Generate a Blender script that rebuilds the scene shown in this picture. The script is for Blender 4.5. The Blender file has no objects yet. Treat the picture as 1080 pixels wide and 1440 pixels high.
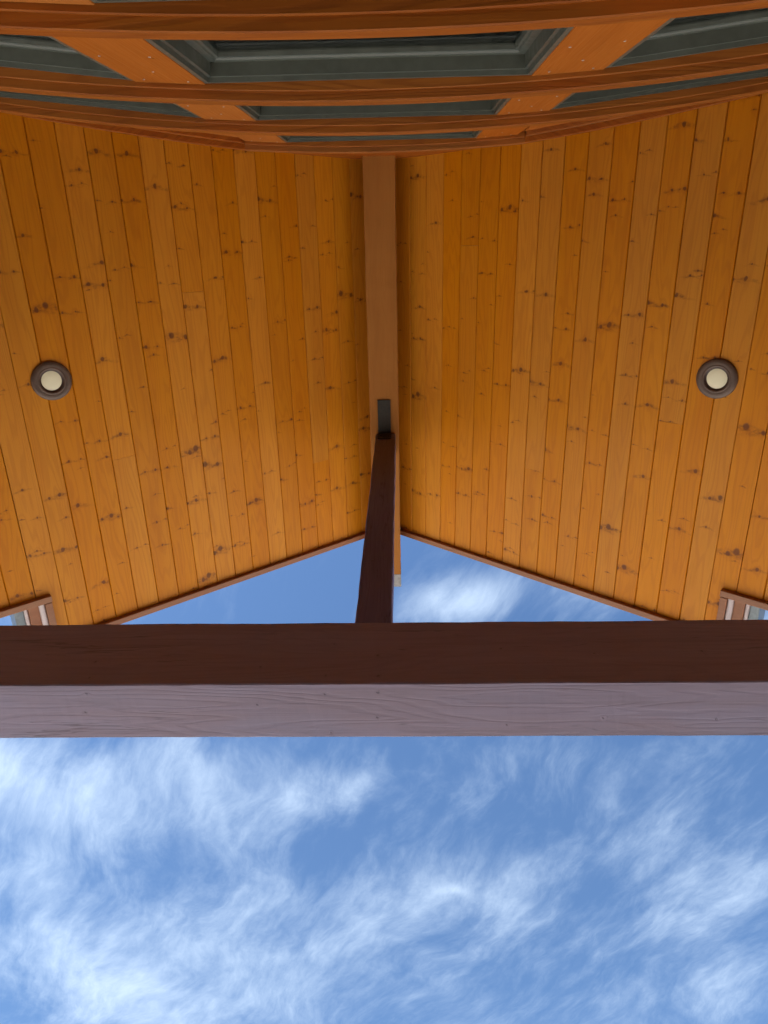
import bpy, math, random
from mathutils import Matrix, Vector

random.seed(7)
scene = bpy.context.scene
COL = scene.collection

# ------------------------------------------------------------------ camera
ZC = 1.55                      # eye height above the patio
XC = 0.1128                    # the ridge runs over x = 0
cam_d = bpy.data.cameras.new("camera")
cam_d.sensor_fit = 'VERTICAL'
cam_d.sensor_height = 24.0
cam_d.lens = 995.75 / 1440 * 24.0
cam_d.clip_start = 0.02
cam_d.clip_end = 2000
cam = bpy.data.objects.new("camera", cam_d)
COL.objects.link(cam)
_r = Vector((0.99958178, 0.02071562, 0.02017744))
_u = Vector((0.01160872, -0.92649849, 0.37611939))
_f = Vector((-0.02648591, 0.37572785, 0.92635149))
cam.matrix_world = Matrix(((_r.x, _u.x, -_f.x, XC), (_r.y, _u.y, -_f.y, 0.0),
                           (_r.z, _u.z, -_f.z, ZC), (0, 0, 0, 1)))
scene.camera = cam

# ------------------------------------------------------------------ light
SUN_DIR = Vector((-0.42, -0.34, 0.84)).normalized()      # towards the sun
SUN_EL = math.asin(SUN_DIR.z)
SUN_AZ = math.atan2(SUN_DIR.x, SUN_DIR.y)               # clockwise from +Y
sun_d = bpy.data.lights.new("sun", 'SUN')
sun_d.energy = 4.6
sun_d.angle = math.radians(0.53)
sun_d.color = (1.0, 0.95, 0.87)
sun = bpy.data.objects.new("sun", sun_d)
COL.objects.link(sun)
sun.rotation_euler = SUN_DIR.to_track_quat('Z', 'Y').to_euler()
sun.location = (-6, 4, 12)

scene.view_settings.view_transform = 'Standard'
scene.view_settings.look = 'None'
scene.view_settings.gamma = 1.0
scene.view_settings.use_curve_mapping = False
scene.view_settings.exposure = 1.93
scene.cycles.max_bounces = 6
scene.cycles.diffuse_bounces = 4
scene.cycles.glossy_bounces = 2
scene.cycles.use_adaptive_sampling = True
scene.cycles.adaptive_threshold = 0.02
scene.cycles.caustics_reflective = False
scene.cycles.caustics_refractive = False
try:
    scene.cycles.use_denoising = True
except Exception:
    pass


# ------------------------------------------------------------------ node helper
class NT:
    def __init__(s, tree):
        s.t = tree
        s.n = tree.nodes
        s.l = tree.links

    def put(s, sock, v):
        if isinstance(v, bpy.types.NodeSocket):
            s.l.new(v, sock)
        elif v is not None:
            sock.default_value = v

    def math(s, op, a, b=None, c=None, clamp=False):
        n = s.n.new('ShaderNodeMath')
        n.operation = op
        n.use_clamp = clamp
        s.put(n.inputs[0], a)
        if b is not None:
            s.put(n.inputs[1], b)
        if c is not None:
            s.put(n.inputs[2], c)
        return n.outputs[0]

    def vmath(s, op, a, b=None):
        n = s.n.new('ShaderNodeVectorMath')
        n.operation = op
        s.put(n.inputs[0], a)
        if b is not None:
            s.put(n.inputs[3 if op == 'SCALE' else 1], b)
        return n.outputs['Value'] if op in ('LENGTH', 'DOT_PRODUCT') else n.outputs[0]

    def comb(s, x=0.0, y=0.0, z=0.0):
        n = s.n.new('ShaderNodeCombineXYZ')
        for i, v in enumerate((x, y, z)):
            s.put(n.inputs[i], v)
        return n.outputs[0]

    def sep(s, v):
        n = s.n.new('ShaderNodeSeparateXYZ')
        s.put(n.inputs[0], v)
        return n.outputs

    def noise(s, v, scale=1.0, detail=3.0, rough=0.5, dist=0.0, col=False):
        n = s.n.new('ShaderNodeTexNoise')
        s.put(n.inputs['Vector'], v)
        n.inputs['Scale'].default_value = scale
        n.inputs['Detail'].default_value = detail
        n.inputs['Roughness'].default_value = rough
        n.inputs['Distortion'].default_value = dist
        return n.outputs['Color'] if col else n.outputs['Fac']

    def step(s, v, lo, hi, a=0.0, b=1.0):
        n = s.n.new('ShaderNodeMapRange')
        n.interpolation_type = 'SMOOTHSTEP'
        s.put(n.inputs['Value'], v)
        s.put(n.inputs['From Min'], lo)
        s.put(n.inputs['From Max'], hi)
        s.put(n.inputs['To Min'], a)
        s.put(n.inputs['To Max'], b)
        return n.outputs[0]

    def mix(s, f, a, b, mode='MIX'):
        n = s.n.new('ShaderNodeMix')
        n.data_type = 'RGBA'
        n.blend_type = mode
        s.put(n.inputs['Factor'], f)
        s.put(n.inputs[6], a if not isinstance(a, tuple) else (*a, 1.0))
        s.put(n.inputs[7], b if not isinstance(b, tuple) else (*b, 1.0))
        return n.outputs[2]


# ------------------------------------------------------------------ world
world = bpy.data.worlds.new("World")
scene.world = world
world.use_nodes = True
world.cycles.sampling_method = 'MANUAL'
world.cycles.sample_map_resolution = 256
wt = NT(world.node_tree)
for nd in list(wt.n):
    wt.n.remove(nd)
w_out = wt.n.new('ShaderNodeOutputWorld')
w_bg = wt.n.new('ShaderNodeBackground')
wt.l.new(w_bg.outputs[0], w_out.inputs[0])
sky = wt.n.new('ShaderNodeTexSky')
sky.sky_type = 'NISHITA'
sky.sun_disc = False
sky.sun_elevation = SUN_EL
sky.sun_rotation = SUN_AZ
sky.altitude = 900
sky.air_density = 1.0
sky.dust_density = 0.3
sky.ozone_density = 1.3
SKY_STRENGTH = 0.060
w_bg.inputs['Strength'].default_value = SKY_STRENGTH
tc = wt.n.new('ShaderNodeTexCoord')
d = wt.sep(wt.vmath('NORMALIZE', tc.outputs['Generated']))
dz = wt.math('MAXIMUM', d[2], 0.06)
u = wt.math('DIVIDE', d[0], dz)
v = wt.math('DIVIDE', d[1], dz)
uv = wt.comb(u, v, 0.0)
def wn(scale, amt, vec, det=2):
    n_ = wt.vmath('SUBTRACT', wt.noise(vec, scale, det, 0.5, col=True), (0.5, 0.5, 0.5))
    return wt.vmath('ADD', vec, wt.vmath('SCALE', n_, amt))


uvw = wn(2.3, 0.20, uv, 4)
rotv = wt.comb(wt.math('ADD', wt.math('MULTIPLY', u, 0.88), wt.math('MULTIPLY', v, 0.47)),
               wt.math('SUBTRACT', wt.math('MULTIPLY', v, 0.88), wt.math('MULTIPLY', u, 0.47)), 0.0)
curl = wn(20.0, 0.016, wn(5.0, 0.06, wn(1.6, 0.30, rotv, 2), 2), 3)
# cirrus banks: centre u, v, half sizes, turn, weight
CLOUDS = [(-0.70, 0.92, 0.26, 0.095, 8, 1.0), (-0.385, 0.885, 0.05, 0.10, -10, 0.85),
          (-0.50, 1.05, 0.14, 0.06, 20, 0.45), (-0.237, 1.0, 0.035, 0.07, 25, 0.5),
          (-0.09, 0.90, 0.03, 0.09, 40, 0.62), (-0.17, 0.92, 0.10, 0.05, 20, 0.4),
          (-0.80, 1.17, 0.20, 0.09, 5, 0.9), (-0.62, 1.50, 0.22, 0.13, 30, 0.85),
          (-0.34, 1.34, 0.34, 0.13, -15, 0.62), (-0.05, 1.24, 0.18, 0.11, 20, 0.40),
          (0.21, 1.26, 0.05, 0.12, -18, 0.62), (0.105, 1.215, 0.03, 0.014, 10, 0.5),
          (0.40, 1.06, 0.10, 0.16, -35, 0.34), (0.56, 1.38, 0.15, 0.15, -30, 0.50),
          (0.66, 1.2, 0.10, 0.2, -30, 0.36), (0.18, 0.93, 0.14, 0.08, -20, 0.26),
          (0.085, 0.565, 0.06, 0.05, 20, 0.70), (0.24, 0.535, 0.16, 0.04, -15, 0.50),
          (0.05, 1.6, 0.5, 0.16, 0, 0.40), (0.62, 0.60, 0.16, 0.06, 5, 0.6),
          (-0.07, 0.55, 0.03, 0.03, 0, 0.25), (-0.72, 0.56, 0.14, 0.05, 5, 0.5)]
WISP_BASE = 0.05
tot = None
for (cu, cv, su, sv, rot, wgt) in CLOUDS:
    a = math.radians(rot)
    dd = wt.sep(wt.vmath('SUBTRACT', uvw, (cu, cv, 0.0)))
    p1 = wt.math('ADD', wt.math('MULTIPLY', dd[0], math.cos(a) / su), wt.math('MULTIPLY', dd[1], math.sin(a) / su))
    p2 = wt.math('ADD', wt.math('MULTIPLY', dd[0], -math.sin(a) / sv), wt.math('MULTIPLY', dd[1], math.cos(a) / sv))
    r2 = wt.math('ADD', wt.math('MULTIPLY', p1, p1), wt.math('MULTIPLY', p2, p2))
    g = wt.math('MULTIPLY', wt.math('EXPONENT', wt.math('MULTIPLY', r2, -0.62)), wgt * 0.74)
    tot = g if tot is None else wt.math('ADD', tot, g)
# thin cirrus all round the sky
farw = wt.step(wt.noise(uv, 0.55, 3, 0.5), 0.42, 0.72, 0.0, 0.8)
outside = wt.step(wt.vmath('LENGTH', wt.vmath('SUBTRACT', uv, (0.0, 1.05, 0.0))), 0.9, 1.5)
tot = wt.math('ADD', tot, wt.math('MULTIPLY', farw, outside))
f1 = wt.noise(wt.vmath('MULTIPLY', curl, (6.4, 3.2, 1.0)), 1.0, 9, 0.66, 0.0)
f3 = wt.noise(wt.vmath('MULTIPLY', curl, (38.0, 9.0, 1.0)), 1.0, 4, 0.62, 0.0)
fb = wt.math('SUBTRACT', wt.math('ADD', wt.math('MULTIPLY', f1, 0.80), wt.math('MULTIPLY', f3, 0.20)), 0.5)
dens = wt.math('ADD', wt.math('ADD', tot, WISP_BASE), wt.math('MULTIPLY', fb, 2.5))
mask = wt.step(dens, 0.0, 1.75, 0.0, 0.97)
CLOUD = (4.2, 5.1, 6.2)
w_hs = wt.n.new('ShaderNodeHueSaturation')
w_hs.inputs['Saturation'].default_value = 1.12
wt.l.new(sky.outputs[0], w_hs.inputs['Color'])
w_col = wt.mix(mask, w_hs.outputs[0], CLOUD)
wt.l.new(w_col, w_bg.inputs['Color'])


# ------------------------------------------------------------------ materials
def new_mat(name):
    m = bpy.data.materials.new(name)
    m.use_nodes = True
    t = NT(m.node_tree)
    b = t.n['Principled BSDF']
    return m, t, b


def wood(name, axis, dark, mid, light, knot_col, knots=0.5, rough=0.42, vary=0.16, grain=1.0,
         bump=0.25, coat=0.0, whorl=1.0, kr=1.0, blotch=0.0, blotch_col=(0.1, 0.1, 0.12), spec=0.4, board=0.126, a_start=0.0, cracks=0.0):
    m, t, b = new_mat(name)
    tcn = t.n.new('ShaderNodeTexCoord')
    oi = t.n.new('ShaderNodeObjectInfo')
    rnd = oi.outputs['Random']
    s = t.sep(tcn.outputs['Object'])
    L = {'X': s[0], 'Y': s[1], 'Z': s[2]}[axis]
    o = [s[i] for i, k in enumerate('XYZ') if k != axis]
    A, B = o[0], o[1]
    A0 = t.math('SUBTRACT', t.math('ADD', A, t.math('MULTIPLY', B, 0.83)), a_start)
    B0 = 0.0
    L = t.math('ADD', L, t.math('MULTIPLY', rnd, 61.7))
    A = t.math('ADD', A, t.math('MULTIPLY', rnd, 23.3))
    AB = t.math('ADD', A, t.math('MULTIPLY', B, 0.83))
    wob = t.sep(t.vmath('SUBTRACT', t.noise(t.comb(AB, L, 0), 22, 2, col=True), (0.5, 0.5, 0.5)))
    dist = None
    smear = None
    # rows of knots: each row crosses the board with one or two knots in it
    for (rows_m, seed, size, two, pk) in ((2.3, 0.0, 1.0, True, knots), (3.1, 17.3, 0.62, False, knots)):
        vo = t.n.new('ShaderNodeTexVoronoi')
        vo.voronoi_dimensions = '1D'
        vo.inputs['Scale'].default_value = 1.0
        vo.inputs['Randomness'].default_value = 0.95
        Ls = t.math('MULTIPLY', t.math('ADD', L, seed), rows_m)
        t.l.new(Ls, vo.inputs['W'])
        c = t.sep(vo.outputs['Color'])
        dL = t.math('DIVIDE', t.math('SUBTRACT', Ls, vo.outputs['W']), rows_m)
        dL = t.math('ADD', dL, t.math('MULTIPLY', wob[1], 0.018))
        off = t.math('LESS_THAN', pk, c[2])
        rad = t.math('MULTIPLY', t.math('ADD', t.math('MULTIPLY', t.math('POWER', c[1], 2.5), 0.0095), 0.0028), size * kr)
        a1 = t.math('MULTIPLY', c[0], board * 0.95)
        Aw = t.math('ADD', A0, t.math('MULTIPLY', wob[0], 0.013))
        ks = [(a1, 0.0, 1.0)]
        if two:
            a2 = t.math('MULTIPLY', t.math('FRACT', t.math('ADD', c[0], t.math('ADD', 0.28, t.math('MULTIPLY', c[1], 0.4)))), board * 0.95)
            ks.append((a2, t.math('MULTIPLY', t.math('SUBTRACT', c[1], 0.5), 0.035), 0.75))
        for (ak, lk, rs) in ks:
            dA = t.math('SUBTRACT', Aw, ak)
            dl = t.math('SUBTRACT', dL, lk)
            dd = t.math('DIVIDE', t.vmath('LENGTH', t.comb(dA, t.math('MULTIPLY', dl, 0.8), B0)), t.math('MULTIPLY', rad, rs))
            dd = t.math('ADD', dd, t.math('MULTIPLY', off, 50.0))
            dist = dd if dist is None else t.math('MINIMUM', dist, dd)
            # a drooping brown flare to each side of the knot
            fl = t.math('SUBTRACT', dl, t.math('MULTIPLY', t.math('ABSOLUTE', dA), 0.22))
            sm = t.vmath('LENGTH', t.comb(t.math('MULTIPLY', dA, 0.17), t.math('MULTIPLY', fl, 1.25), 0))
            sm = t.step(t.math('DIVIDE', sm, t.math('MULTIPLY', rad, rs)), 2.0, 0.1)
            sm = t.math('MULTIPLY', sm, t.math('SUBTRACT', 1.0, off))
            smear = sm if smear is None else t.math('MAXIMUM', smear, sm)
    core = t.step(dist, 1.15, 0.60)
    halo = t.step(dist, 3.4, 0.8)
    on = 1.0
    smear = t.math('MULTIPLY', smear,
                   t.step(t.noise(t.comb(t.math('MULTIPLY', AB, 40), t.math('MULTIPLY', L, 60), 0), 1, 4, 0.6), 0.38, 0.70, 0.1 * whorl, whorl))
    # grain flowing round the knots
    push = t.math('MULTIPLY', t.math('MULTIPLY', t.math('EXPONENT', t.math('MULTIPLY', dist, -0.45)), on), 0.05)
    Lw = t.math('ADD', L, t.math('MULTIPLY', push, 3.0))
    gl = t.noise(t.comb(t.math('MULTIPLY', AB, 9.0), t.math('MULTIPLY', Lw, 0.75), t.math('MULTIPLY', rnd, 9.0)), 1, 2.5, 0.45)
    rings = t.math('SINE', t.math('MULTIPLY', t.math('ADD', gl, t.math('MULTIPLY', push, 1.2)), 95.0))
    rings = t.step(rings, -0.1, 1.0)
    fine = t.noise(t.comb(t.math('MULTIPLY', AB, 260.0), t.math('MULTIPLY', L, 3.5), 0), 1, 3, 0.6)
    broad = t.noise(t.comb(t.math('MULTIPLY', AB, 14.0), t.math('MULTIPLY', L, 0.9), t.math('MULTIPLY', rnd, 5)), 1, 3, 0.55)
    col = t.mix(t.step(broad, 0.28, 0.72), mid, light)
    col = t.mix(t.math('MULTIPLY', rings, 0.26 * grain), col, dark)
    col = t.mix(t.math('MULTIPLY', t.step(fine, 0.48, 0.75), 0.24 * grain), col, dark)
    col = t.mix(t.math('MULTIPLY', halo, 0.26), col, dark)
    col = t.mix(t.math('MULTIPLY', smear, 0.85), col, knot_col)
    col = t.mix(t.math('MULTIPLY', core, 0.82), col, knot_col)
    if blotch > 0:
        bl = t.noise(t.comb(t.math('MULTIPLY', AB, 5.0), t.math('MULTIPLY', L, 1.6), 3.0), 1, 5, 0.6)
        col = t.mix(t.step(bl, 0.42, 0.72, 0.0, blotch), col, blotch_col)
    if cracks > 0:
        cn = t.noise(t.comb(t.math('MULTIPLY', AB, 16.0), t.math('MULTIPLY', L, 0.8), 7.0), 1, 4, 0.55)
        ck = t.step(t.math('ABSOLUTE', t.math('SUBTRACT', cn, 0.5)), 0.010, 0.002)
        ck = t.math('MULTIPLY', ck, t.step(t.noise(t.comb(t.math('MULTIPLY', AB, 6.0), t.math('MULTIPLY', L, 2.2), 1.0), 1, 3), 0.50, 0.60))
        col = t.mix(t.math('MULTIPLY', ck, 0.7 * cracks), col, tuple(0.3 * q for q in dark))
        streak = t.noise(t.comb(t.math('MULTIPLY', AB, 45.0), t.math('MULTIPLY', L, 1.1), 2.0), 1, 4, 0.6)
        col = t.mix(t.step(streak, 0.45, 0.75, 0.0, 0.55 * cracks), col, dark)
    hs = t.n.new('ShaderNodeHueSaturation')
    rv = t.n.new('ShaderNodeTexWhiteNoise')
    rv.noise_dimensions = '1D'
    t.l.new(rnd, rv.inputs['W'])
    t.put(hs.inputs['Value'], t.step(rnd, 0, 1, 1.0 - vary, 1.0 + vary))
    t.put(hs.inputs['Hue'], t.step(rv.outputs['Value'], 0, 1, 0.5 - 0.05 * vary, 0.5 + 0.05 * vary))
    t.put(hs.inputs['Saturation'], t.step(rv.outputs['Value'], 0, 1, 1.02, 1.0 - 0.3 * vary))
    t.l.new(col, hs.inputs['Color'])
    t.l.new(hs.outputs[0], b.inputs['Base Color'])
    t.put(b.inputs['Roughness'], t.step(fine, 0.2, 0.8, rough - 0.06, rough + 0.12))
    b.inputs['Specular IOR Level'].default_value = spec
    b.inputs['Coat Weight'].default_value = coat
    b.inputs['Coat Roughness'].default_value = 0.25
    bp = t.n.new('ShaderNodeBump')
    bp.inputs['Strength'].default_value = bump
    bp.inputs['Distance'].default_value = 0.002
    h = t.math('SUBTRACT', t.math('MULTIPLY', fine, 0.6), t.math('ADD', t.math('MULTIPLY', rings, 0.5), t.math('MULTIPLY', core, 1.2)))
    t.l.new(h, bp.inputs['Height'])
    t.l.new(bp.outputs[0], b.inputs['Normal'])
    return m


def plain(name, c, rough=0.5, metal=0.0, nz=0.0, nscale=20.0, spec=0.5, bump=0.0):
    m, t, b = new_mat(name)
    tcn = t.n.new('ShaderNodeTexCoord')
    nse = t.noise(tcn.outputs['Object'], nscale, 5, 0.6)
    dk = tuple(x * (1 - nz) for x in c)
    lt = tuple(min(1, x * (1 + nz)) for x in c)
    t.l.new(t.mix(t.step(nse, 0.3, 0.7), dk, lt), b.inputs['Base Color'])
    t.put(b.inputs['Roughness'], t.step(nse, 0.3, 0.7, max(0.03, rough - 0.07), rough + 0.07))
    b.inputs['Metallic'].default_value = metal
    b.inputs['Specular IOR Level'].default_value = spec
    if bump:
        bp = t.n.new('ShaderNodeBump')
        bp.inputs['Strength'].default_value = bump
        bp.inputs['Distance'].default_value = 0.003
        t.l.new(nse, bp.inputs['Height'])
        t.l.new(bp.outputs[0], b.inputs['Normal'])
    return m


M = {}
M['plank'] = wood('knotty_pine', 'Y', (0.38, 0.108, 0.0038), (0.535, 0.182, 0.0056), (0.58, 0.212, 0.0078), (0.125, 0.036, 0.008),
                  knots=0.85, rough=0.46, vary=0.045, coat=0.03, bump=0.2, kr=1.4, spec=0.2)
M['trim'] = wood('stained_trim', 'X', (0.18, 0.044, 0.008), (0.29, 0.080, 0.012), (0.36, 0.112, 0.017), (0.09, 0.022, 0.008),
                 knots=0.6, rough=0.5, vary=0.06, grain=1.3, bump=0.35, whorl=0.5, board=0.14, a_start=-0.3, spec=0.15)
M['casing'] = wood('stained_casing', 'Z', (0.32, 0.086, 0.012), (0.40, 0.115, 0.016), (0.44, 0.132, 0.020), (0.12, 0.03, 0.010),
                   knots=0.05, rough=0.5, vary=0.05, grain=0.55, bump=0.15, whorl=0.3, spec=0.15)
M['ridge'] = wood('ridge_timber', 'Y', (0.235, 0.082, 0.013), (0.31, 0.112, 0.018), (0.34, 0.128, 0.022), (0.12, 0.035, 0.012),
                  knots=0.2, rough=0.6, vary=0.03, grain=0.6, bump=0.3, whorl=0.3, board=0.18, a_start=-0.09, spec=0.15)
M['beam'] = wood('glare_tinted_beam', 'X', (0.175, 0.138, 0.172), (0.262, 0.204, 0.252), (0.285, 0.235, 0.310), (0.13, 0.100, 0.13),  # brown timber; the mauve in its tones is bluish lens glare put into the colour
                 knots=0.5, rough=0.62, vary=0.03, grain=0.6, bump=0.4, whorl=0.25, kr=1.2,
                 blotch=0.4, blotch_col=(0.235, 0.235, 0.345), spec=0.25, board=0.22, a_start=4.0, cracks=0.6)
M['post'] = wood('glare_tinted_dark_post', 'Z', (0.100, 0.086, 0.150), (0.145, 0.126, 0.228), (0.165, 0.148, 0.265), (0.05, 0.03, 0.035),  # dark brown post with the blue-purple veil of lens glare mixed into its colour
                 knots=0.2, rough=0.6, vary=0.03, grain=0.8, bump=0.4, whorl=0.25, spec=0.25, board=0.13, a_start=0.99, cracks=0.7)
M['rake'] = wood('brown_rake_board', 'X', (0.19, 0.070, 0.030), (0.26, 0.105, 0.046), (0.30, 0.125, 0.056), (0.09, 0.03, 0.02),
                 knots=0.05, rough=0.5, vary=0.05, grain=0.7, whorl=0.3)
M['frame'] = plain('window_green_grey', (0.092, 0.096, 0.072), 0.38, 0, 0.10, 30, spec=0.5)
M['steel'] = plain('dark_steel', (0.030, 0.025, 0.017), 0.6, 0.0, 0.25, 60, spec=0.3)
M['ring'] = plain('bronze_trim', (0.105, 0.062, 0.040), 0.42, 0.2, 0.12, 50)
M['baffle'] = plain('bronze_baffle', (0.050, 0.024, 0.016), 0.5, 0.1, 0.12, 50)
M['lens'] = plain('frosted_lens', (0.86, 0.80, 0.55), 0.35, 0, 0.03, 15)
M['cap'] = plain('zinc_cap', (0.24, 0.23, 0.225), 0.6, 0.0, 0.3, 18)
M['bead'] = plain('pale_bead', (0.50, 0.42, 0.41), 0.4, 0, 0.12, 20)
M['drip'] = plain('grey_drip_metal', (0.14, 0.16, 0.17), 0.4, 0.5, 0.2, 30)
M['shingle'] = plain('asphalt_shingle', (0.07, 0.065, 0.06), 0.9, 0, 0.35, 60, bump=0.6)
M['nail'] = plain('bright_nail', (0.6, 0.56, 0.5), 0.35, 0.7, 0.1, 40)
M['inside'] = plain('dim_plaster', (0.42, 0.40, 0.36), 0.9, 0, 0.1, 3)
M['floor'] = wood('grey_deck_board', 'X', (0.12, 0.13, 0.15), (0.19, 0.205, 0.235), (0.22, 0.24, 0.27), (0.08, 0.085, 0.095),
                  knots=0.3, rough=0.6, vary=0.1, a_start=0.0)
M['concrete'] = plain('pale_concrete', (0.50, 0.48, 0.45), 0.85, 0, 0.16, 2.2, bump=0.3)
M['ground'] = plain('dry_gravel_ground', (0.23, 0.22, 0.19), 0.95, 0, 0.3, 0.7, bump=0.5)
M['stucco'] = plain('tan_shade_wall_stucco', (0.30, 0.25, 0.19), 0.9, 0, 0.08, 6, bump=0.3)


def glass_mat():
    m = bpy.data.materials.new('window_glass')
    m.use_nodes = True
    t = NT(m.node_tree)
    for nd in list(t.n):
        t.n.remove(nd)
    out = t.n.new('ShaderNodeOutputMaterial')
    fr = t.n.new('ShaderNodeFresnel')
    fr.inputs['IOR'].default_value = 1.5
    gl = t.n.new('ShaderNodeBsdfGlossy')
    gl.inputs['Roughness'].default_value = 0.04
    tr = t.n.new('ShaderNodeBsdfTransparent')
    tr.inputs['Color'].default_value = (0.62, 0.66, 0.62, 1)
    mx = t.n.new('ShaderNodeMixShader')
    t.l.new(fr.outputs[0], mx.inputs[0])
    t.l.new(tr.outputs[0], mx.inputs[1])
    t.l.new(gl.outputs[0], mx.inputs[2])
    t.l.new(mx.outputs[0], out.inputs[0])
    return m


M['glass'] = glass_mat()


# ------------------------------------------------------------------ mesh helpers
def mesh(name, verts, faces, mat, smooth=False):
    me = bpy.data.meshes.new(name)
    me.from_pydata([tuple(v) for v in verts], [], faces)
    me.update()
    import bmesh
    bm = bmesh.new()
    bm.from_mesh(me)
    bmesh.ops.recalc_face_normals(bm, faces=bm.faces)
    bm.to_mesh(me)
    bm.free()
    me.materials.append(mat)
    if smooth:
        for p in me.polygons:
            p.use_smooth = True
    return me


def put(name, me, parent=None, mw=None, label=None, cat=None, group=None, kind=None, bevel=0.0):
    o = bpy.data.objects.new(name, me)
    COL.objects.link(o)
    if parent is not None:
        o.parent = parent
    if mw is not None:
        o.matrix_local = mw
    if label:
        o['label'] = label
    if cat:
        o['category'] = cat
    if group:
        o['group'] = group
    if kind:
        o['kind'] = kind
    if bevel > 0:
        b = o.modifiers.new('bevel', 'BEVEL')
        b.width = bevel
        b.segments = 2
        b.limit_method = 'ANGLE'
    return o


def empty(name, loc, label, cat, group=None):
    o = put(name, None, None, Matrix.Translation(loc), label, cat, group)
    o.empty_display_size = 0.2
    return o


def prism(poly, z0, z1):
    """polygon in xy, extruded z0..z1"""
    n = len(poly)
    v = [(x, y, z0) for x, y in poly] + [(x, y, z1) for x, y in poly]
    f = [tuple(range(n - 1, -1, -1)), tuple(range(n, 2 * n))]
    f += [(i, (i + 1) % n, n + (i + 1) % n, n + i) for i in range(n)]
    return v, f


def box(x0, x1, y0, y1, z0, z1):
    return prism([(x0, y0), (x1, y0), (x1, y1), (x0, y1)], z0, z1)


def timber(axis, x0, x1, y0, y1, z0, z1, seg, jit, seed):
    """long sawn timber whose arrises wander a little"""
    rng = random.Random(seed)
    lo, hi = {'X': (x0, x1), 'Y': (y0, y1), 'Z': (z0, z1)}[axis]
    ca, cb = {'X': ((y0, y1), (z0, z1)), 'Y': ((x0, x1), (z0, z1)), 'Z': ((x0, x1), (y0, y1))}[axis]
    ch = 0.004
    ring = [(ca[0] + ch, cb[0]), (ca[1] - ch, cb[0]), (ca[1], cb[0] + ch), (ca[1], cb[1] - ch),
            (ca[1] - ch, cb[1]), (ca[0] + ch, cb[1]), (ca[0], cb[1] - ch), (ca[0], cb[0] + ch)]
    v, f = [], []
    drift = [0.0] * 8
    for i in range(seg + 1):
        p = lo + (hi - lo) * i / seg
        for k, (a, b) in enumerate(ring):
            drift[k] = drift[k] * 0.8 + rng.uniform(-jit, jit) * (2.2 if rng.random() < 0.06 else 1)
            da = drift[k] if 0 < i < seg else 0
            db = drift[(k + 3) % 8] if 0 < i < seg else 0
            q = {'X': (p, a + da, b + db), 'Y': (a + da, p, b + db), 'Z': (a + da, b + db, p)}[axis]
            v.append(q)
    for i in range(seg):
        for k in range(8):
            a, b = i * 8 + k, i * 8 + (k + 1) % 8
            f.append((a, b, b + 8, a + 8))
    f.append(tuple(range(7, -1, -1)))
    f.append(tuple(range(seg * 8, seg * 8 + 8)))
    return v, f


def lathe(prof, n=48):
    """profile (r, z); closed at r=0 ends"""
    v, f, rows = [], [], []
    for (r, z) in prof:
        if r < 1e-6:
            rows.append([len(v)])
            v.append((0, 0, z))
        else:
            rows.append(list(range(len(v), len(v) + n)))
            v += [(r * math.cos(2 * math.pi * i / n), r * math.sin(2 * math.pi * i / n), z) for i in range(n)]
    for a, b in zip(rows[:-1], rows[1:]):
        for i in range(n):
            j = (i + 1) % n
            if len(a) == 1:
                f.append((a[0], b[i], b[j]))
            elif len(b) == 1:
                f.append((a[i], b[0], a[j]))
            else:
                f.append((a[i], b[i], b[j], a[j]))
    return v, f


# ------------------------------------------------------------------ ground
put('ground', mesh('ground', *box(-400, 400, -400, 400, -0.6, -0.06), M['ground']), kind='structure')
put('patio', mesh('patio', *box(-16, 16, 3.42, 18, -0.3, -0.02), M['concrete']), kind='structure')
# porch floor of weathered grey boards
rngf = random.Random(21)
fl = put('porch_floor', mesh('porch_floor', *box(-3.3, 3.3, -0.30, 3.4, -0.3, -0.032), M['inside']), kind='structure')
fb = mesh('floor_board', *box(-3.3, 3.3, 0.0, 0.139, -0.030, 0.0), M['floor'])
yy = -0.295
while yy < 3.25:
    put('floor_board', fb, fl, Matrix.Translation((0, yy, rngf.uniform(-0.001, 0.001))))
    yy += 0.1445


# ------------------------------------------------------------------ roof
HR = 4.75 + ZC                 # ceiling height extrapolated to the ridge line
P = 0.864                      # fall per metre
CS = 1 / math.sqrt(1 + P * P)
SN = P * CS
WX = 0.0952                    # plank width in plan
W = WX / CS                    # plank width on the slope
Y_BACK = -0.62
Y_RAKE = 2.02                  # boarding ends here in the middle
Y_STEP = 1.757                 # and here beyond the step
X_STEP = 1.742
X_EAVE = 3.15


def slope_matrix(side, x_plan, lift=0.0):
    """local x runs across the planks to the right, y outwards, z up off the slope; origin on the ceiling face"""
    if side > 0:
        ex, n = Vector((CS, 0, -SN)), Vector((SN, 0, CS))
    else:
        ex, n = Vector((CS, 0, SN)), Vector((-SN, 0, CS))
    o = Vector((side * x_plan, 0, HR - P * x_plan)) + n * lift
    return Matrix(((ex.x, 0, n.x, o.x), (0, 1, 0, o.y), (ex.z, 0, n.z, o.z), (0, 0, 0, 1)))


roof = empty('porch_roof', (0, 0, 0), 'steep gabled porch roof lined with honey orange knotty pine planks', 'roof')


def plank_mesh(name, w, y0, y1):
    g, c, th = 0.0007, 0.0042, 0.018
    prof = [(g, th), (g, 0.0052), (c, 0.0), (w - c, 0.0), (w - g, 0.0052), (w - g, th)]
    v = [(x, y0, z) for x, z in prof] + [(x, y1, z) for x, z in prof]
    n = len(prof)
    f = [tuple(range(n)), tuple(range(2 * n - 1, n - 1, -1))] + [(i, n + i, n + (i + 1) % n, (i + 1) % n) for i in range(n)]
    return mesh(name, v, f, M['plank'])


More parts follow.
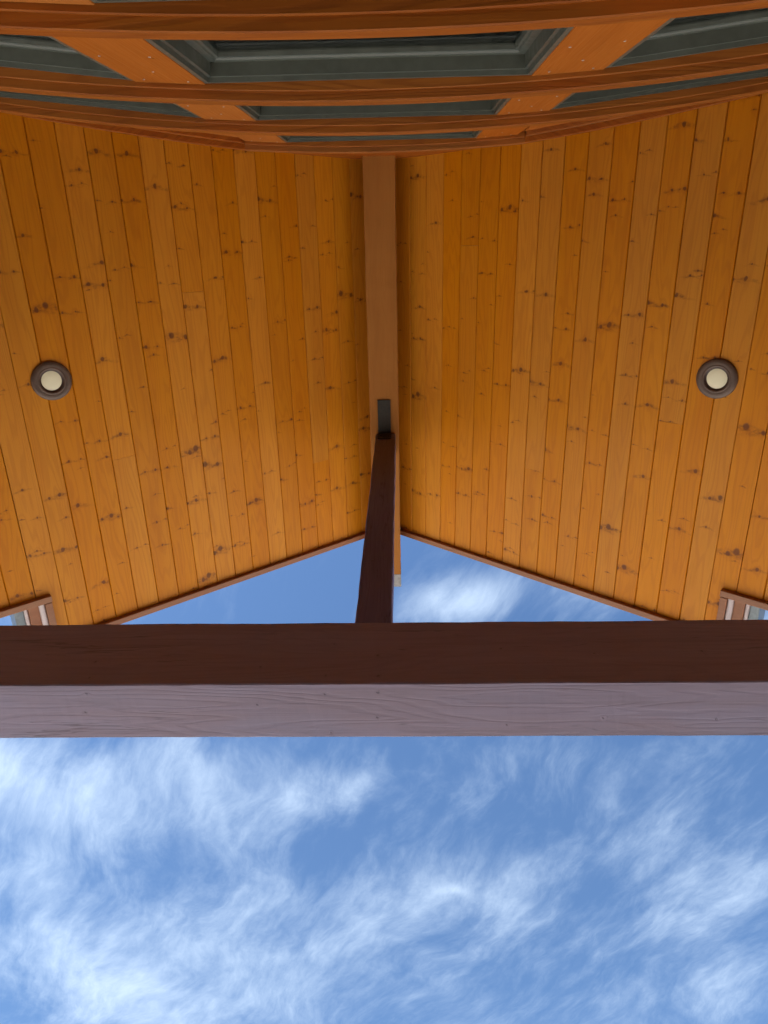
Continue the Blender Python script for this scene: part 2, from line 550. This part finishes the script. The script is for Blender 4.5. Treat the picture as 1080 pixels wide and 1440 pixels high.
long_plank = plank_mesh('plank_long', W, Y_BACK, Y_RAKE)
short_plank = plank_mesh('plank_short', W, Y_BACK, Y_STEP)


def notched_plank(side, x0):
    """the plank that the step of the roof edge cuts through"""
    wl = (X_STEP - x0) / CS
    if side > 0:
        poly = [(0.0012, Y_BACK), (W - 0.0012, Y_BACK), (W - 0.0012, Y_STEP), (wl, Y_STEP), (wl, Y_RAKE), (0.0012, Y_RAKE)]
    else:
        poly = [(0.0012, Y_BACK), (W - 0.0012, Y_BACK), (W - 0.0012, Y_RAKE), (W - wl, Y_RAKE), (W - wl, Y_STEP), (0.0012, Y_STEP)]
    v, f = prism(poly, 0.0, 0.018)
    return mesh('plank_notched', v, f, M['plank'])


OFF = {1: 0.0795 + 0.0, -1: 0.0805}
rng = random.Random(3)
BUTT = {(-1, 3): 1.42, (-1, 9): 0.31, (-1, 13): 1.12, (1, 4): 0.12, (1, 8): 1.36, (1, 14): 0.95}
for side in (1, -1):
    i = 0
    while True:
        x0 = OFF[side] + i * WX
        x1 = x0 + WX
        if x0 > X_EAVE - 0.02:
            break
        me = long_plank if x1 <= X_STEP else short_plank
        if x0 < X_STEP < x1:
            me = notched_plank(side, x0)
        xo = x0 if side > 0 else x1          # local x always runs to the right
        if (side, i) in BUTT:
            yj = BUTT[(side, i)]
            for pm in (plank_mesh('plank_piece', W, Y_BACK, yj - 0.0006), plank_mesh('plank_piece', W, yj + 0.0006, Y_RAKE)):
                put('plank', pm, roof, slope_matrix(side, xo, rng.uniform(-0.0007, 0.0012)))
        else:
            put('plank', me, roof, slope_matrix(side, xo, rng.uniform(-0.0007, 0.0012)))
        i += 1

# deck and shingles above the boarding (one slab for each slope)
TD = 0.16
for side in (1, -1):
    e = lambda x: side * x / CS
    poly = [(e(0.0), Y_BACK - 2.6), (e(X_EAVE), Y_BACK - 2.6), (e(X_EAVE), Y_STEP), (e(X_STEP + 0.002), Y_STEP),
            (e(X_STEP + 0.002), Y_RAKE), (e(0.0), Y_RAKE)]
    if side < 0:
        poly = poly[::-1]
    v, f = prism(poly, 0.0205, TD)
    put('roof_deck', mesh('roof_deck', v, f, M['shingle']), roof, slope_matrix(side, 0.0))
    # raking edge boards, tall boards that hang 3 cm below the planks
    x_in = 0.0935
    v, f = box(min(e(x_in), e(X_STEP + 0.032)), max(e(x_in), e(X_STEP + 0.032)), Y_RAKE + 0.001, Y_RAKE + 0.036, -0.030, TD + 0.02)
    put('rake_board', mesh('rake_board', v, f, M['rake']), roof, slope_matrix(side, 0.0), bevel=0.003)
    v, f = box(min(e(X_STEP + 0.001), e(X_EAVE)), max(e(X_STEP + 0.001), e(X_EAVE)), Y_STEP + 0.001, Y_STEP + 0.036, -0.030, TD + 0.02)
    put('rake_board', mesh('rake_board', v, f, M['rake']), roof, slope_matrix(side, 0.0), bevel=0.003)

    # little eave of the step: soffit board, beads, fascia and drip metal
    def strip(name, xa, xb, za, zb, mat, y0=Y_STEP + 0.038, y1=Y_RAKE + 0.030, bev=0.002):
        v, f = box(min(e(xa), e(xb)), max(e(xa), e(xb)), y0, y1, za, zb)
        put(name, mesh(name, v, f, mat), roof, slope_matrix(side, 0.0), bevel=bev)
    strip('eave_board', X_STEP + 0.004, X_STEP + 0.030, -0.030, TD, M['rake'], y1=Y_RAKE - 0.0005)
    strip('eave_fascia', X_STEP + 0.052, X_STEP + 0.090, -0.004, TD, M['rake'])
    strip('drip_edge', X_STEP + 0.104, X_STEP + 0.138, 0.030, TD + 0.004, M['drip'])
    for xa, xb, zc in ((X_STEP + 0.030, X_STEP + 0.052, -0.010), (X_STEP + 0.090, X_STEP + 0.104, 0.016)):
        r = abs(xb - xa) / CS / 2
        xm = e((xa + xb) / 2)
        y0, y1 = Y_STEP + 0.038, Y_RAKE + 0.028
        n = 16
        prof = [(xm + r * math.cos(math.pi + math.pi * k / n), zc + r * math.sin(math.pi + math.pi * k / n)) for k in range(n + 1)]
        prof += [(xm + r, TD * 0.8), (xm - r, TD * 0.8)]
        m_ = len(prof)
        v = [(x, y0, z) for x, z in prof] + [(x, y1, z) for x, z in prof]
        f = [tuple(range(m_)), tuple(range(2 * m_ - 1, m_ - 1, -1))] + [(k, m_ + k, m_ + (k + 1) % m_, (k + 1) % m_) for k in range(m_)]
        put('eave_bead', mesh('eave_bead', v, f, M['bead']), roof, slope_matrix(side, 0.0))

# ------------------------------------------------------------------ timbers
ZU = 4.4524 + ZC
HW = 0.0935
ridge_top = HR - P * HW - 0.003
v, f = timber('Y', -HW, HW, -0.46, 2.281, ZU, HR - 0.02, 60, 0.0012, 1)
# the top is cut to the roof: keep the flat crown inside the deck
v = [(x, y, min(z, HR - P * abs(x) + 0.012)) for x, y, z in v]
ridge = put('ridge_beam', mesh('ridge_beam', v, f, M['ridge']), None, None,
            'red brown ridge beam under the peak of the pine ceiling', 'beam')
v, f = timber('Y', -HW - 0.002, HW + 0.002, 2.281, 2.377, ZU - 0.002, HR - 0.10, 4, 0.001, 2)
put('end_cap', mesh('end_cap', v, f, M['cap']), ridge)['label'] = 'pale grey weathered end of the ridge beam'

YB0, YB1 = 1.257, 1.455
TB0, TB1 = 1.75 + ZC, 2.099 + ZC
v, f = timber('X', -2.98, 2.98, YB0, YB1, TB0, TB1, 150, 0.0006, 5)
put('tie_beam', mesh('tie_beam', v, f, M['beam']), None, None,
    'heavy horizontal brown timber, tinted mauve for lens glare, crossing below the gable', 'beam')

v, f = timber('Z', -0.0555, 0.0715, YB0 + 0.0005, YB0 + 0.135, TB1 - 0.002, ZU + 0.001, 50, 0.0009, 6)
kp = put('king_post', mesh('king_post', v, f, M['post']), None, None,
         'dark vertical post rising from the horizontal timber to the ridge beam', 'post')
v, f = box(-0.040, 0.042, 1.034, YB0 + 0.02, ZU - 0.008, ZU - 0.001)
st = put('strap_plate', mesh('strap_plate', v, f, M['steel']), kp, None, bevel=0.0015)
v, f = box(-0.040, 0.042, YB0 - 0.008, YB0 - 0.0005, ZU - 0.13, ZU - 0.009)
st2 = put('strap_plate', mesh('strap_plate', v, f, M['steel']), kp, None, bevel=0.0015)
bv, bf = lathe([(0, -0.007), (0.007, -0.007), (0.0095, -0.003), (0.0095, 0.0)], 12)
bolt = mesh('bolt', bv, bf, M['steel'])
for x in (-0.02, 0.022):
    put('bolt', bolt, st2, Matrix.Translation((x, YB0 - 0.008, ZU - 0.07)) @ Matrix.Rotation(-math.pi / 2, 4, 'X'))

for sx in (-1, 1):
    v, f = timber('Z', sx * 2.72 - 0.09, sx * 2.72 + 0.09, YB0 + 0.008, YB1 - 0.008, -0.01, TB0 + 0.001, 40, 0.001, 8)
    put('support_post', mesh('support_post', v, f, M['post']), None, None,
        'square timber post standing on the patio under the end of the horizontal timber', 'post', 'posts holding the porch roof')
    xo = 2.80
    v, f = timber('Y', sx * xo - 0.06, sx * xo + 0.06, -0.80, 1.62, TB1 - 0.001, TB1 + 0.125, 30, 0.001, 9)
    put('eave_beam', mesh('eave_beam', v, f, M['ridge']), None, None,
        'low timber under the eave edge of the porch ceiling', 'beam', 'timbers under the eaves')

# ------------------------------------------------------------------ recessed lights
ring_me = mesh('trim_ring', *lathe([(0.0660, -0.0125), (0.074, -0.0135), (0.090, -0.0115), (0.0940, -0.007), (0.0940, 0.0005)]), M['ring'], True)
step_me = mesh('step_ring', *lathe([(0.0560, -0.0100), (0.0590, -0.0118), (0.0660, -0.0125), (0.0663, -0.009)]), M['ring'], True)
baf_me = mesh('baffle', *lathe([(0.0470, -0.002), (0.0560, -0.0100)]), M['baffle'], True)
lens_me = mesh('lens', *lathe([(0, -0.0062), (0.02, -0.0058), (0.038, -0.0042), (0.0490, -0.0015)]), M['lens'], True)
for sx, xl, yl in ((-1, 1.581, 0.666), (1, 1.603, 0.705)):
    t_ = put('recessed_light', None, None, slope_matrix(sx, xl), 'round bronze recessed light with a cream lens in the pine ceiling',
             'light', 'recessed ceiling lights')
    t_.location.y = yl
    put('trim_ring', ring_me, t_)
    put('step_ring', step_me, t_)
    put('baffle', baf_me, t_)
    put('lens', lens_me, t_)

# ------------------------------------------------------------------ bowed window wall
XB, RB = 0.045, 9.5                         # crown of the bow and its radius


def f0(x):
    return -0.320 - (x - XB) ** 2 / (2 * RB)


wall = empty('window_wall', (XB, -0.4, 0), 'bowed stained timber wall with stacked rows of green grey windows', 'wall')
WI = wall.matrix_world.copy()
WI = Matrix.Translation((-XB, 0.4, 0))


def wput(name, me, mw=None, parent=None, **k):
    mw = mw if mw is not None else Matrix.Identity(4)
    return put(name, me, parent or wall, (WI @ mw) if parent is None else mw, **k)


def course(xs, off0, off1, zb, zt, ch=0.0025):
    """board following the bow; off0 front offset, off1 back offset; zb, zt functions of x"""
    v, f = [], []
    for x in xs:
        a, b = f0(x) - off0, f0(x) - off1
        z0, z1 = zb(x), zt(x)
        v += [(x, a - ch, z0), (x, a, z0 + ch), (x, a, z1 - ch), (x, a - ch, z1), (x, b, z1), (x, b, z0)]
    n = 6
    for i in range(len(xs) - 1):
        for k in range(n):
            f.append((i * n + k, i * n + (k + 1) % n, (i + 1) * n + (k + 1) % n, (i + 1) * n + k))
    f.append(tuple(range(n)))
    f.append(tuple(range(len(v) - 1, len(v) - n - 1, -1)))
    return v, f


def lin(a, b, n):
    return [a + (b - a) * i / n for i in range(n + 1)]


XW = 0.030                                  # middle of the central window
HWN = 0.446                                 # half width of a window
NEAR = 0.640                                # near edge of the side windows
TR = [0.731, 1.486, 2.248, 2.991, 3.750]    # undersides of the courses, above the eye
TH = [0.060, 0.056, 0.084, 0.088, 0.060]
XT4 = 0.66
rake_b = lambda x: TR[4] + ZC - P * (abs(x - XB) - XT4)
XM = 2.85
x3 = 1.50
ends = [XM, XM, XM, x3, XT4]
for k in range(5):
    xs = lin(XB - ends[k], XB + ends[k], 60)
    zb, zt = TR[k] + ZC, TR[k] + TH[k] + ZC
    if k == 4:
        zt4 = zt
    wput('course_trim', mesh('course_trim', *course(xs, 0.0, 0.13, lambda x: zb, lambda x: zt), M['trim']))
    hb = zb - 0.008
    e2 = ends[k] - (0.01 if k < 4 else 0.0)
    wput('head_casing', mesh('head_casing', *course(lin(XB - e2, XB + e2, 60), 0.0245, 0.125, lambda x: hb, lambda x: zb + 0.01, 0.002), M['trim']))
for sx in (-1, 1):
    xs = lin(XB + sx * (XT4 + 0.001), XB + sx * XM, 40)
    wput('raking_trim', mesh('raking_trim', *course(xs, 0.001, 0.129, rake_b, lambda x: rake_b(x) + 0.062), M['trim']))
    wput('raking_casing', mesh('raking_casing', *course(xs, 0.026, 0.124, lambda x: rake_b(x) - 0.05, lambda x: rake_b(x) + 0.01, 0.003), M['trim']))
    # panel between the third course and the raking trim
    xs = lin(XB + sx * (XT4 - 0.012), XB + sx * x3, 30)
    wput('panel', mesh('panel', *course(xs, 0.046, 0.12, lambda x: TR[3] + 0.06 + ZC, lambda x: max(TR[3] + 0.061 + ZC, rake_b(x) - 0.04), 0.001), M['casing']))
    xs = lin(XB + sx * 1.50, XB + sx * XM, 20)
# gable panel above the top course
xs = lin(XB - XM, XB + XM, 80)
gtop = lambda x: HR - P * abs(x) + 0.012
wput('gable_panel', mesh('gable_panel', *course(xs, 0.040, 0.12, lambda x: min(zt4 - 0.01, rake_b(x) + 0.05), gtop, 0.001), M['trim']))


def tangent(x, off, z):
    a = math.atan(-(x - XB) / RB)
    return Matrix.Translation((x, f0(x) - off, z)) @ Matrix.Rotation(a, 4, 'Z')


nail_me = mesh('nail_head', *lathe([(0, 0.0012), (0.0030, 0.0006), (0.0034, -0.001)], 10), M['nail'])
rows = [(TR[k] + TH[k] - 0.004 + ZC, TR[k + 1] - 0.014 + ZC) for k in range(4)]


def ring_sweep(w, h, prof):
    """mitred ring: prof = list of (inset, y)"""
    v, f = [], []
    for (i, y) in prof:
        v += [(-w / 2 + i, y, i), (w / 2 - i, y, i), (w / 2 - i, y, h - i), (-w / 2 + i, y, h - i)]
    for k in range(len(prof) - 1):
        for c in range(4):
            a, b = k * 4 + c, k * 4 + (c + 1) % 4
            f.append((a, b, b + 4, a + 4))
    return v, f


def window(x, k):
    z0, z1 = rows[k]
    h = z1 - z0
    w = 2 * HWN
    win = wput('window', None, tangent(x, 0.049, z0))
    put('frame', mesh('frame', *ring_sweep(w, h, [(0, -0.075), (0, 0.0), (0.012, 0.0), (0.0135, -0.012), (0.0225, -0.0125), (0.024, -0.044), (0.024, -0.075)]), M['frame']), win)
    put('sash', mesh('sash', *ring_sweep(w, h, [(0.0245, -0.072), (0.0245, -0.0445), (0.044, -0.0455), (0.047, -0.050), (0.054, -0.051), (0.056, -0.060), (0.056, -0.072)]), M['frame']), win)
    v, f = box(-w / 2 + 0.052, w / 2 - 0.052, -0.068, -0.064, 0.052, h - 0.052)
    put('pane', mesh('pane', v, f, M['glass']), win)


def casing(xa, xb, k, n=True, zt_=None):
    z0, z1 = rows[k]
    z0 -= 0.02
    z1 = (zt_ or z1) + 0.003
    xm = (xa + xb) / 2
    w = xb - xa
    v, f = box(-w / 2, w / 2, -0.07, 0.0, 0, z1 - z0)
    o = wput('casing_board', mesh('casing_board', v, f, M['casing']), tangent(xm, 0.0365, z0), bevel=0.002)
    if n:
        for (a, b) in ((-0.30, 0.045), (0.31, 0.038), (0.02, 0.16), (-0.34, 0.33), (0.28, 0.34)):
            put('nail_head', nail_me, o, Matrix.Translation((a * w, 0.0005, z1 - z0 - b)) @ Matrix.Rotation(-math.pi / 2, 4, 'X'))


xs_side = NEAR + HWN
for k in range(4):
    window(XW, k)
    for sx in (-1, 1):
        a, b = XW + sx * HWN, XW + sx * NEAR
        casing(min(a, b), max(a, b), k)
        if k < 3:
            window(XW + sx * xs_side, k)
            a, b = XW + sx * (NEAR + 2 * HWN), XW + sx * 2.2
            casing(min(a, b), max(a, b), k, False)
            a, b = XW + sx * 2.2, XW + sx * (XM - 0.03)
            casing(min(a, b), max(a, b), k, False)
# solid boarding below the lowest visible windows
xs = lin(XB - XM, XB + XM, 60)
wput('lower_boarding', mesh('lower_boarding', *course(xs, 0.045, 0.12, lambda x: -0.02, lambda x: TR[0] - 0.01 + ZC, 0.001), M['casing']))

# unseen walls added each side of the bowed wall to shade the side ground
for a, b in ((-9.0, -2.86), (2.90, 9.0)):
    put('shade_wall', mesh('shade_wall', *box(a, b, -1.25, -0.98, -0.1, 4.9), M['stucco']), None, None,
        'plain tan wall added beside the bowed window wall to shade the ground', 'wall', 'added shade walls beside the porch')

# dim room behind the glass
v, f = [], []
x0, x1, y0, y1, z0, z1 = -2.7, 2.75, -3.6, -0.9, 0.02, 3.3
v = [(x0, y0, z0), (x1, y0, z0), (x1, y0, z1 + 1.4), (x0, y0, z1 + 1.4), (x0, y1, z0), (x1, y1, z0), (x1, y1, z1), (x0, y1, z1)]
put('room_floor', mesh('room_floor', *box(x0, x1, y0, -0.6, -0.3, 0.02), M['inside']), kind='structure')
put('room_back_wall', mesh('room_back_wall', *box(x0, x1, y0 - 0.15, y0, -0.3, 4.6), M['inside']), kind='structure')
for nm, a, b in (('room_side_wall', x0 - 0.15, x0), ('room_side_wall', x1, x1 + 0.15)):
    put(nm, mesh(nm, *box(a, b, y0, -1.0, -0.3, 3.7), M['inside']), kind='structure')
